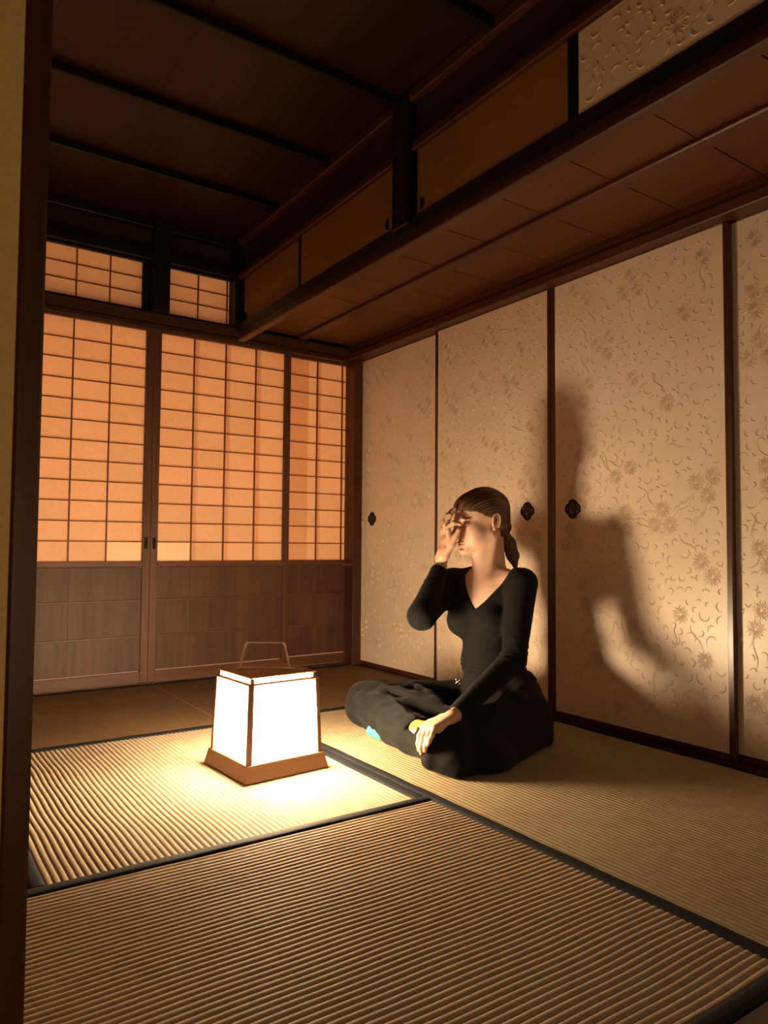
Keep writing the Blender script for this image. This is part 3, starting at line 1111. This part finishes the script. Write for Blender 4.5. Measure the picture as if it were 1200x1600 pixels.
J = {
    'pelvis': (1.8463, 1.9467, 0.0946),
    'waist': (1.8283, 1.9744, 0.2544),
    'chest': (1.8246, 1.9911, 0.4377),
    'neckb': (1.8384, 1.9858, 0.5822),
    'head': (1.8062, 2.0094, 0.7719),
    'lsh': (1.8458, 1.8372, 0.5446),
    'rsh': (1.7926, 2.1531, 0.5357),
    'lelb': (1.7640, 1.7981, 0.2901),
    'lwri': (1.4719, 1.7444, 0.1609),
    'relb': (1.5533, 2.0316, 0.4311),
    'rwri': (1.6723, 2.0741, 0.6024),
    'lhip': (1.8205, 1.8433, 0.0907),
    'rhip': (1.8714, 2.0769, 0.0627),
    'rknee': (1.5292, 2.3227, 0.0717),
    'lknee': (1.4133, 1.7525, 0.0819),
    'rank': (1.4423, 1.9209, 0.0772),
    'lank': (1.4825, 2.0775, 0.0389),
    'r_palm': [(1.6733, 2.0718, 0.6303), (1.6771, 2.0512, 0.6931)],
    'r_index': [(1.6767, 2.0290, 0.7046), (1.6628, 2.0267, 0.7434), (1.6722, 2.0025, 0.7568), (1.6892, 1.9874, 0.7524)],
    'r_middle': [(1.6798, 2.0472, 0.7093), (1.6707, 2.0401, 0.7530), (1.6773, 2.0302, 0.7852), (1.6950, 2.0228, 0.8086)],
    'r_ring': [(1.6842, 2.0636, 0.7095), (1.6790, 2.0612, 0.7512), (1.6870, 2.0564, 0.7839), (1.7061, 2.0542, 0.8055)],
    'r_pinky': [(1.6856, 2.0800, 0.7026), (1.6832, 2.0810, 0.7377), (1.6918, 2.0806, 0.7683), (1.7110, 2.0783, 0.7924)],
    'r_thumb': [(1.6693, 2.0522, 0.6399), (1.6768, 2.0182, 0.6793), (1.6820, 2.0033, 0.7091), (1.6861, 1.9907, 0.7318)],
    'l_palm': [(1.4300, 1.7185, 0.1595), (1.3676, 1.7325, 0.1325)],
    'l_index': [(1.3517, 1.7557, 0.1279), (1.3356, 1.7533, 0.1080), (1.3320, 1.7546, 0.0856), (1.3378, 1.7590, 0.0649)],
    'l_middle': [(1.3510, 1.7391, 0.1296), (1.3325, 1.7336, 0.1071), (1.3274, 1.7360, 0.0830), (1.3326, 1.7410, 0.0605)],
    'l_ring': [(1.3517, 1.7215, 0.1332), (1.3347, 1.7149, 0.1108), (1.3295, 1.7172, 0.0907), (1.3322, 1.7236, 0.0721)],
    'l_pinky': [(1.3534, 1.7054, 0.1382), (1.3384, 1.6984, 0.1213), (1.3309, 1.7008, 0.1071), (1.3299, 1.7070, 0.0929)],
    'l_thumb': [(1.4208, 1.7498, 0.1469), (1.3984, 1.7842, 0.1312), (1.3840, 1.8009, 0.1181)],
    'tail': [(1.8898, 1.9793, 0.7212), (1.9086, 1.9685, 0.6834), (1.9146, 1.9546, 0.6410), (1.9152, 1.9387, 0.5920)],
    'buckle': (1.6500, 1.9289, 0.2145),
    'lcloth': [(1.3442, 1.7234, 0.0368), (1.4162, 1.6747, 0.0280), (1.5423, 1.6737, 0.0194), (1.8445, 1.8062, 0.0255)],
    'teal': (1.4393, 2.1321, 0.0244),
    'yel': (1.4141, 1.8235, 0.1034),
}
J = {k_: np.array(v_, float) for k_, v_ in J.items()}


def frame(az, tilt):
    a, t_ = math.radians(az), math.radians(tilt)
    f = np.array([math.cos(a) * math.cos(t_), math.sin(a) * math.cos(t_), -math.sin(t_)])
    l = np.array([-math.sin(a), math.cos(a), 0])
    return np.array([f, l, np.cross(f, l)])


HS = 1.07
TR = frame(195, 0)          # torso: forward, left, up
HR = frame(165, 9)          # head
HC = J['head']


def hp(f, l, u):
    return HC + HR.T @ np.array([f, l, u]) * HS


def tp(o, f, l, u):
    return J[o] + TR.T @ np.array([f, l, u]) * HS


def hell(c, r, **k):
    return ell(hp(*c), r, HR, **k)


def chain(pts, rad, k=.004, **q):
    return [cone(pts[i], pts[i + 1], rad[i], rad[i + 1], k=k, **q) for i in range(len(pts) - 1)]


def torso(g=0.0):
    """g: how much the shape is grown outwards (clothing)"""
    s = [ell(tp('chest', .0, 0, .010), (.088 + g, .122 + g, .150 + g), TR),
         ell(tp('chest', -.005, 0, .070), (.072 + g, .135 + g, .060 + g), TR, k=.03),
         cone(tp('chest', 0, 0, -.02), J['waist'], .088 + g, .086 + g, k=.03),
         ell(J['waist'], (.086 + g, .110 + g, .090 + g), TR, k=.03),
         ell(tp('pelvis', .0, 0, .045), (.110 + g, .145 + g, .110 + g), TR, k=.03)]
    for q in (-1, 1):
        s.append(ell(tp('chest', .066, q * .058, -.030), (.050 + g, .056 + g, .056 + g), TR, k=.025))
    for sh in ('lsh', 'rsh'):
        s.append(cone(J['neckb'] + np.array([0, 0, -.005]), J[sh] + np.array([0, 0, .004]), .030 + g, .042 + g, k=.028))
    return s


def arms(g=0.0, cloth=False):
    f = [(.0022, 3, 1.5, 1.0)] if cloth else [None]
    s = []
    s.append(cone(J['lsh'], J['lelb'], .046 + g, .037 + g, k=.02))
    s.append(cone(J['lelb'], J['lwri'], .037 + g, .022 + g, k=.012))
    s.append(cone(J['rsh'], J['relb'], .046 + g, .042 + g, k=.02))
    s.append(cone(J['relb'], J['rwri'], .042 + g, .024 + g, k=.012))
    return s


body = torso(-.006)
# neck and throat
body += [cone(J['neckb'] + np.array([.0, .0, -.03]), hp(-.022, 0, -.060), .050, .050, k=.02),
         cone(tp('neckb', .045, .0, -.045), hp(.012, 0, -.070), .024, .040, k=.03)]
for q in (-1, 1):       # neck muscles and collar bones
    body.append(cone(hp(-.030, q * .050, -.040), tp('neckb', .052, q * .014, -.030), .014, .0085, k=.016))
    body.append(cone(tp('neckb', .060, q * .018, -.036), tp('neckb', .036, q * .092, -.020), .0075, .0070, k=.018))
# head
body += [hell((-.014, 0, .026), (.089, .071, .079), k=.012),
         hell((.020, 0, -.022), (.064, .057, .082), k=.02),
         hell((.040, 0, .040), (.047, .055, .042), k=.02)]
for q in (-1, 1):
    body.append(cone(hp(-.004, q * .050, -.052), hp(.066, q * .012, -.095), .0185, .0160, k=.022))
    body.append(hell((.050, q * .041, -.026), (.024, .018, .020), k=.02))
    body.append(hell((.040, q * .040, -.052), (.030, .018, .028), k=.02))
body += [hell((.0775, 0, -.0985), (.0165, .0185, .0150), k=.014),
         hell((.064, 0, -.064), (.026, .028, .028), k=.016),
         hell((.072, 0, .016), (.014, .044, .012), k=.014)]
for q in (-1, 1):
    body.append(hell((.094, q * .031, -.006), (.016, .019, .013), op='s', k=.012))
    body.append(hell((.0705, q * .032, -.007), (.0145, .0160, .0135), k=.004))
    body.append(hell((.0830, q * .033, -.0125), (.0045, .013, .0014), k=.0015))     # lash line of the closed lid
    body.append(cone(hp(.083, q * .014, .0105), hp(.070, q * .049, .0100), .0055, .0035, k=.006))
body += [cone(hp(.082, 0, .004), hp(.105, 0, -.032), .0075, .0098, k=.010),
         hell((.107, 0, -.035), (.0105, .0100, .0092), k=.005)]
for q in (-1, 1):
    body.append(hell((.098, q * .0110, -.0390), (.0095, .0060, .0065), k=.005))
    body.append(hell((.0995, q * .0065, -.0455), (.0050, .0032, .0025), op='s', k=.003))
body += [hell((.0875, 0, -.0665), (.0095, .0215, .0052), k=.005),
         hell((.0860, 0, -.0770), (.0095, .0180, .0060), k=.005),
         hell((.0980, 0, -.0715), (.0110, .0220, .0011), op='s', k=.003),
         hell((.0880, 0, -.0860), (.0060, .0140, .0040), op='s', k=.008)]
for q in (-1, 1):
    ER = HR.copy()
    c_, s_ = math.cos(math.radians(-14)), math.sin(math.radians(-14))
    Rl = np.array([[c_, 0, -s_], [0, 1, 0], [s_, 0, c_]])
    ER = Rl @ HR
    o_ = hp(-.018, q * .0745, -.010)

    def ep(f, l, u):
        return o_ + ER.T @ np.array([f, q * l, u]) * HS
    body.append(ell(ep(0, 0, 0), (.0160, .0060, .028), ER, k=.004))
    body.append(ell(ep(.001, .0075, .003), (.0110, .0068, .0195), ER, op='s', k=.002))
    ring = [ep(.0135 * math.cos(t_) * -1, .0055, .0255 * math.sin(t_)) for t_ in np.linspace(-.9, 3.6, 12)]
    body += chain(ring, [.0028] * 12, k=.0015)
    ring = [ep(-.006 * math.cos(t_), .0045, .001 + .015 * math.sin(t_)) for t_ in np.linspace(-.9, 2.3, 6)]
    body += chain(ring, [.0020] * 6, k=.0015)
    body.append(ell(ep(.004, .002, -.0255), (.0065, .0040, .0070), ER, k=.004))
    body.append(ell(ep(.0125, .004, -.006), (.0030, .0035, .0050), ER, k=.003))
body += arms(-.006)


def hand(pre, palm_r, back=None):
    s = []
    wr = J['lwri'] if pre == 'l' else J['rwri']
    pm = J[pre + '_palm']
    kn = [J[pre + '_' + f][0] for f in ('index', 'middle', 'ring', 'pinky')]
    s.append(cone(wr, pm[0], .0195, .0185, k=.010))
    for i, b in enumerate(kn):
        st = pm[0] + (b - kn[1]) * .35
        s.append(cone(st, b, .0135, .0100, k=.008))
    rads = {'index': (.0092, .0083, .0075, .0062), 'middle': (.0094, .0085, .0077, .0064), 'ring': (.0090, .0080, .0072, .0060),
            'pinky': (.0080, .0070, .0063, .0053)}
    for f in rads:
        s += chain(J[pre + '_' + f], rads[f], k=.0022)
        for jn in J[pre + '_' + f][1:3]:
            s.append(ell(jn, (rads[f][1] * 1.06,) * 3, None, k=.002))
    th = J[pre + '_thumb']
    r_ = (.0150, .0115, .0095, .0075)[:len(th)]
    s += chain(th, r_, k=.004)
    s.append(cone(pm[0], th[0], .014, r_[0], k=.008))
    if pre == 'r':
        s.append(cone(th[0], kn[0], .0145, .0110, k=.012))
        s.append(cone(pm[0] * .5 + pm[1] * .5, th[1] * .6 + kn[0] * .4, .0135, .0090, k=.012))
        s.append(cone(pm[0], pm[1], .019, .015, k=.012))
    return s


body += hand('l', .012) + hand('r', .012)
body += [cone(J['pelvis'], J['lhip'], .09, .085, k=.02), cone(J['pelvis'], J['rhip'], .09, .085, k=.02),
         cone(J['lhip'], J['lknee'], .085, .052, k=.02), cone(J['rhip'], J['rknee'], .080, .052, k=.02),
         cone(J['lknee'], J['lank'], .050, .032, k=.015), cone(J['rknee'], J['rank'], .052, .034, k=.015)]
body += [cone(J['lank'], J['teal'] + np.array([0, -.02, .010]), .026, .022, k=.01), cone(J['rank'], J['rank'] * .6 + J['yel'] * .4, .020, .012, k=.01)]


def seg_dist(P, a, b):
    ab = b - a
    t = np.clip((P - a) @ ab / (ab @ ab), 0, 1)
    q = P - a - t[:, None] * ab
    return np.sqrt((q * q).sum(1))


def skin_tint(P):
    q = (P - HC) @ HR.T / HS
    f, l, u = q[:, 0], q[:, 1], q[:, 2]
    base = np.tile(np.array([.68, .43, .31]), (len(P), 1))
    base *= (1 + .05 * np.sin(P[:, :1] * 70 + 2) * np.sin(P[:, 1:2] * 60) * np.sin(P[:, 2:] * 80))

    def mixc(w_, c_):
        nonlocal base
        w_ = np.clip(w_, 0, 1)[:, None]
        base = base * (1 - w_) + np.array(c_) * w_
    al = np.abs(l)
    lip = 1.4 - (((l / .021) ** 2 + ((u + .0718) / .0098) ** 2) ** .5) * 1.25
    mixc(np.where(f > .066, lip * 4, 0) * .8, (.58, .27, .20))
    mixc(np.where((f > .075) & (np.abs(u + .0717) < .0011) & (al < .020), .8, 0), (.20, .06, .05))
    ck = np.exp(-(((f - .060) / .03) ** 2 + ((al - .042) / .02) ** 2 + ((u + .035) / .02) ** 2))
    mixc(ck * .35, (.66, .28, .20))
    brow_u = .0125 + .004 * np.sin((al - .010) / .040 * PI)
    mixc(np.where((f > .04) & (al > .010) & (al < .052), 1.5 - np.abs(u - brow_u) / .0024, 0) * .8, (.16, .08, .045))
    lash_u = -.0130 - .0015 * np.sin((al - .018) / .03 * PI)
    mixc(np.where((f > .05) & (al > .018) & (al < .048), 1.6 - np.abs(u - lash_u) / .0013, 0) * .85, (.10, .045, .03))
    mixc(np.where((f > .05) & (al > .016) & (al < .050) & (u > -.012) & (u < .004), .28, 0), (.52, .27, .19))
    er = 1.6 - (((f + .017) / .0105) ** 2 + ((u + .008) / .018) ** 2) ** .5 * 1.5
    mixc(np.where((al > .070) & (al < .0785), er, 0) * .75, (.34, .15, .10))
    # small ink tattoos on hands and wrists
    for (a, b) in TATT:
        mixc((1.5 - seg_dist(P, a, b) / .0021) * .55, (.10, .07, .09))
    return np.concatenate([base, np.ones((len(P), 1))], 1)


lp, rp = J['l_palm'], J['r_palm']
TATT = []
tr_ = random.Random(5)
for base_, ax_, side in ((lp[0], lp[1] - lp[0], np.array([-.2, -.25, .95])), (rp[0], rp[1] - rp[0], np.array([-.35, -.93, 0]))):
    u_ = nv(side) * .016
    for q in range(7):
        s0 = base_ + ax_ * (-.2 + .22 * q) + u_ + np.array([tr_.uniform(-.008, .008) for _ in range(3)])
        TATT.append((s0, s0 + np.array([tr_.uniform(-.009, .009) for _ in range(3)])))
TATT.append((J['l_ring'][0] * .5 + J['l_ring'][1] * .5 + np.array([-.004, -.008, .002]), J['l_ring'][1] + np.array([-.004, -.008, 0])))


def tint_mat(name, rough, sss=0.0):
    m, nt, p = new_mat(name)
    at = nt.nodes.new('ShaderNodeAttribute')
    at.attribute_name = 'tint'
    L(nt, at.outputs['Color'], p.inputs['Base Color'])
    p.inputs['Roughness'].default_value = rough
    p.inputs['Specular IOR Level'].default_value = .4
    if sss:
        p.inputs['Subsurface Weight'].default_value = sss
        p.inputs['Subsurface Radius'].default_value = (.010, .004, .002)
        p.inputs['Subsurface Scale'].default_value = .6
    return m


def knit(name, col, sc=900):
    m, nt, p = new_mat(name)
    p.inputs['Base Color'].default_value = (*col, 1)
    p.inputs['Roughness'].default_value = .85
    p.inputs['Specular IOR Level'].default_value = .18
    p.inputs['Sheen Weight'].default_value = .04
    bump(nt, noise(nt, coords(nt, (1, 1, .4)), sc, 2), p, .3, .0006)
    return m


M['skin'] = tint_mat('skin', .48, .15)
M['knit'] = knit('black_knit', (.0050, .0048, .0046))
M['trouser'] = knit('black_cotton', (.0065, .0062, .0060), 700)
M['teal'] = knit('teal_sock_cotton', (.06, .40, .33))
M['yellow'] = knit('yellow_sock_cotton', (.60, .34, .06))

wm = empty('person', (1.62, 1.83, 0.0), 'person in black top and trousers sitting cross legged, hand raised to the face', 'person')
LO, HI = (1.20, 1.45, -.02), (2.16, 2.50, .94)
sculpt('body', body, LO, HI, .0024, M['skin'], wm, cfn=skin_tint, adapt=0.02, post=lambda P, d: np.maximum(d, .007 - P[:, 2]))

# ---- black top with deep neckline
def sleeve_cut(P, d, a, b, at):
    n_ = nv(b - a)
    return np.maximum(d, (P - (a + (b - a) * at)) @ n_)


def top_field(P, d):
    q = (P - J['neckb']) @ TR.T / HS
    f, l, u = q[:, 0], q[:, 1], q[:, 2]
    al = np.where(l < 0, -l * 1.32, l)
    front = -.122 + .128 * (al / .108) ** 1.25
    front = front + np.clip(al - .098, 0, 1) * 3
    back = -.030 + .034 * (al / .108) ** 2
    wgt = np.clip((f + .02) / .05, 0, 1)
    uc = back * (1 - wgt) + front * wgt
    cut = (u - uc) * .62
    cut = np.where((al > .135) | (l < -.088), -1, cut)
    nearneck = (np.abs(f) < .2) & (u > -.2)
    d = np.where(nearneck, np.maximum(d, cut), d)
    # hem at the waist
    hem = J['waist'][2] - .030 + .004 * np.sin(P[:, 0] * 60) * np.sin(P[:, 1] * 50)
    inside = (np.abs((P - J['waist']) @ TR[1]) < .20) & (seg_dist(P, J['lelb'], J['lwri']) > .046)
    d = np.where(inside, np.maximum(d, hem - P[:, 2]), d)
    # gathers above the hem
    g = np.clip(1 - np.abs(P[:, 2] - (hem + .028)) / .035, 0, 1)
    d = d - np.where(inside, g * .0026 * np.sin(P[:, 2] * 420 + 6 * np.sin(P[:, 0] * 18 + P[:, 1] * 22)), 0)
    return d


def sl_fold(P, a, b, t0, t1, amp, fr, s):
    n_ = nv(b - a)
    t = (P - a) @ (b - a) / ((b - a) @ (b - a))
    near = seg_dist(P, a, b) < .075
    w_ = np.clip(1 - np.abs(t - (t0 + t1) / 2) / ((t1 - t0) / 2), 0, 1)
    return np.where(near, w_ * amp * np.sin(t * fr + s + 2.2 * np.sin(P[:, 0] * 55 + P[:, 2] * 70)), 0)


def top_post(P, d):
    d = d - sl_fold(P, J['lsh'], J['lelb'], .62, 1.12, .0022, 42, 0) - sl_fold(P, J['lelb'], J['lwri'], -.12, .5, .0022, 40, 1)
    d = d - sl_fold(P, J['rsh'], J['relb'], .0, .5, .0018, 30, 0) - sl_fold(P, J['relb'], J['rwri'], .4, 1.0, .0016, 30, 1)
    return top_field(P, d)


top = torso(.0) + [cone(J['lsh'], J['lelb'], .0495, .0405, k=.02), cone(J['rsh'], J['relb'], .050, .046, k=.02)]
fa_l = J['lelb'] + (J['lwri'] - J['lelb']) * 1.02
fa_r = J['relb'] + (J['rwri'] - J['relb']) * .93


def flat_cone(a, b, r1, r2, k):
    """cone with a flat far end (an open cuff)"""
    c_ = cone(a, b + nv(b - a) * .05, r1, r2 + (r2 - r1) * .05 / np.linalg.norm(b - a), k=k)
    n_ = nv(b - a)
    f0 = c_.fn
    c_.fn = lambda P: np.maximum(f0(P), (P - b) @ n_)
    return c_


top += [flat_cone(J['lelb'], fa_l, .0405, .0265, .012), flat_cone(J['relb'], fa_r, .046, .0285, .014)]
sculpt('black_top', top, LO, HI, .0030, M['knit'], wm, post=top_post, adapt=.04)

# ---- loose black trousers
GS = 1.0
tro = [ell(tp('pelvis', .0, 0, .045), (.118, .152, .122), TR, k=.02),
       ell(tp('pelvis', -.01, -.005, -.02), (.120, .158, .105), TR, k=.03),
       cone(J['waist'] + np.array([0, 0, -.035]), tp('pelvis', 0, 0, .05), .098, .12, k=.03),
       cone(J['lhip'], J['lknee'] + np.array([.02, 0, -.012]), .118, .074, k=.03, fold=(.005, 3, .8, .4)),
       cone(J['rhip'], J['rknee'] + np.array([0, 0, .006]), .108, .084, k=.03, fold=(.003, 3, 1.2, 1.4)),
       cone(J['lknee'] + np.array([.015, 0, -.012]), J['lank'] + np.array([-.004, .03, .0]), .070, .050, k=.03, fold=(.003, 3, 1, 0)),
       cone(J['rknee'], J['rank'] + np.array([.0, .02, -.022]), .080, .060, k=.03, fold=(.005, 3, 1, 2)),
       cone(J['lcloth'][0] + np.array([.012, 0, .006]), J['lcloth'][1], .030, .045, k=.03),
       cone(J['lcloth'][1], J['lcloth'][2], .045, .060, k=.04),
       cone(J['lcloth'][2], J['lcloth'][3], .060, .080, k=.05)]
# long fold ridges fanning from the crotch over the far thigh, and two over the near thigh
cr = tp('pelvis', .10, -.02, .05)


def ridge(a, b, h_, r_, k=.018):
    m_ = (np.asarray(a) + np.asarray(b)) / 2 + np.array([0, 0, h_])
    return chain([a, m_, b], [r_ * .8, r_, r_ * .6], k=k)


rk = J['rknee']
fc = np.array([1.5979, 1.9338, 0.1080])
for e_, r_, md in (((1.6300, 2.2000, 0.1640), .017, .010), ((1.5400, 2.2400, 0.1560), .016, .010), ((1.4542, 2.2735, 0.1260), .014, .002)):
    e_ = np.array(e_)
    pts_ = [fc + (e_ - fc) * t_ + np.array([0, 0, md * math.sin(PI * t_) - .004]) for t_ in (0, .25, .5, .75, 1)]
    tro += chain(pts_, [.012, r_, r_ * 1.1, r_ * .9, .006], k=.028)
tro += chain([fc, tp('pelvis', .115, -.01, .045), tp('pelvis', .10, -.02, .11)], [.012, .016, .012], k=.02)


def tro_post(P, d):
    d = np.maximum(d, P[:, 2] - (J['waist'][2] - .024))
    d = -smin(-d, P[:, 2] - .0045, .012)
    # soft wrinkles in the cloth
    w_ = np.sin(P[:, 0] * 46 + 3.1 * np.sin(P[:, 1] * 17 + P[:, 2] * 13)) * np.sin(P[:, 2] * 38 + 2.5 * np.sin(P[:, 1] * 19 + 1))
    d = d - .0022 * w_
    # open hems round both ankles
    for a, b, at, rr in ((J['rknee'], J['rank'], 1.06, .085), (J['lknee'], J['lank'], 1.24, .075)):
        n_ = nv(b - a)
        e = a + (b - a) * at
        nearb = np.sqrt((((P - e) - ((P - e) @ n_)[:, None] * n_) ** 2).sum(1)) < rr
        s_ = (P - e) @ n_
        if b is J['rank']:
            d = np.where(nearb & (s_ > -.002) & (s_ < .06) & (P[:, 2] > .085), np.maximum(d, s_), d)
    return d


sculpt('trousers', tro, LO, HI, .0034, M['trouser'], wm, post=tro_post, adapt=.03)

# ---- belt band, buckle
def belt_post(P, d):
    z0 = J['waist'][2] - .052
    return np.maximum(np.maximum(d, P[:, 2] - z0 - .026), z0 - P[:, 2])


sculpt('belt', [cone(J['waist'] + np.array([0, 0, -.035]), tp('pelvis', 0, 0, .05), .1015, .1235, k=.03), ell(tp('pelvis', .0, 0, .045), (.1215, .1555, .1255), TR, k=.02)],
       (1.5, 1.6, .12), (2.15, 2.25, .40), .0030, M['knit'], wm, post=belt_post)

# ---- socks
GS = 1.0
def sockprims(a, b, r1, r2):
    return [cone(a, b, r1, r2, k=.01)]


def above_floor(P, d):
    return -smin(-d, P[:, 2] - .0045, .006)


tl = J['teal']
sculpt('sock', [cone(J['lank'] + np.array([0, .02, 0]), tl + np.array([.002, -.030, .008]), .036, .031, k=.01), cone(tl + np.array([.002, -.030, .008]), tl + np.array([-.006, .024, .0]), .030, .021, k=.01)],
       tl - .16, tl + .16, .0024, M['teal'], wm, post=above_floor, label='teal sock')
yl = J['yel']
sculpt('sock', [cone(J['rank'], yl, .034, .023, k=.01), cone(yl, yl + np.array([-.008, -.024, -.004]), .023, .018, k=.01)],
       yl - .16, yl + .16, .0024, M['yellow'], wm, label='yellow sock')

# ---- hair
GS = 1.07
tie = hp(-.090, .004, -.040)


def hair_post(P, d):
    q = (P - HC) @ HR.T / HS
    f, l, u = q[:, 0], q[:, 1], q[:, 2]
    al = np.abs(l)
    # hairline: falls from the forehead over the temple to the ear, then to the nape
    hl = np.interp(f, [-.2, -.070, -.040, -.030, -.012, .004, .020, .040, .060, .078, .1], [-.085, -.078, -.070, -.050, .000, .007, .016, .027, .035, .042, .046])
    hl = hl + np.where(f > .02, -.004 * np.sin(al * 60), 0)
    d = np.maximum(d, (hl - u) * .75)
    return strand(P, d)


def strand(P, d):
    # combed strands that run from the hairline to the tie
    q = (P - tie) @ HR.T
    ph = np.arctan2(q[:, 1], q[:, 2] + .03)
    return d - .00075 * np.sin(ph * 95 + 3 * np.sin(ph * 11)) - .0008 * np.sin(ph * 31 + 1)


def hair_tint(P):
    q = (P - tie) @ HR.T
    ph = np.arctan2(q[:, 1], q[:, 2] + .03)
    s = .5 + .5 * np.sin(ph * 60 + 5 * np.sin(ph * 13)) * np.sin(ph * 27 + 2)
    c = np.array([.060, .030, .012]) * (1 - s[:, None]) + np.array([.150, .080, .032]) * s[:, None]
    return np.concatenate([c, np.ones((len(P), 1))], 1)


M['hair'] = tint_mat('hair', .38)
hair = [hell((-.014, 0, .029), (.0965, .0785, .0815), k=.01), hell((.038, 0, .043), (.051, .060, .046), k=.02),
        hell((-.040, 0, -.020), (.060, .070, .060), k=.02),
        cone(hp(-.06, 0, -.03), tie, .040, .018, k=.02)]
sculpt('hair', hair, HC - .16, HC + .16, .0018, M['hair'], wm, post=hair_post, cfn=hair_tint)


def tail_post(P, d):
    q = P - tie
    a_ = np.arctan2(q @ np.array([.825, -.565, 0.]), np.full(len(P), .05))
    return d - .0008 * np.sin(q[:, 0] * 900 + q[:, 2] * 40) - .0006 * np.sin(q[:, 1] * 700)


def tail_tint(P):
    s = .5 + .5 * np.sin(P[:, 0] * 800 + P[:, 1] * 500 + P[:, 2] * 90)
    c = np.array([.060, .030, .012]) * (1 - s[:, None]) + np.array([.150, .080, .032]) * s[:, None]
    return np.concatenate([c, np.ones((len(P), 1))], 1)


T = J['tail']
sculpt('ponytail', [cone(tie, T[0], .014, .017, k=.01)] + chain(T, [.018, .022, .019, .006], k=.015), T.min(0) - .06, T.max(0) + .06, .0018, M['hair'], wm,
       post=tail_post, cfn=tail_tint)
mb = MB()
ax_ = nv(T[0] - tie)
e1 = nv(np.cross(ax_, (0, 0, 1)))
e2 = np.cross(ax_, e1)
cc = tie * .6 + T[0] * .4
mb.tube([cc + .0165 * (e1 * math.cos(t_) + e2 * math.sin(t_)) for t_ in np.linspace(0, 2 * PI, 20)], .003, 6)
mb.build('hair_tie', M['knit'], wm, smooth=True)

# ---- silvery belt emblem: two bars that curve away from each other with a short cross bar
M['silver'] = plain('polished_steel', (.75, .74, .72), .22, .5, 1.0)
M['copper'] = plain('orange_enamel', (.70, .20, .04), .35, .5, 0.0)
bp = J['buckle']
nf = nv(np.array([-.94, -.34, 0]))
bl_ = np.cross((0, 0, 1), nf)
bp = bp + nf * .030
mb = MB()
for s in (-1, 1):
    mb.tube([bp + bl_ * s * x_ + np.array([0, 0, z_]) for x_, z_ in ((.0095, .012), (.0062, .006), (.0050, 0), (.0060, -.006), (.0075, -.011))], .0020, 6)
mb.tube([bp + bl_ * -.006, bp + bl_ * .006], .0024, 6)
mb.build('buckle', M['silver'], wm, smooth=True, label='small silvery belt buckle')
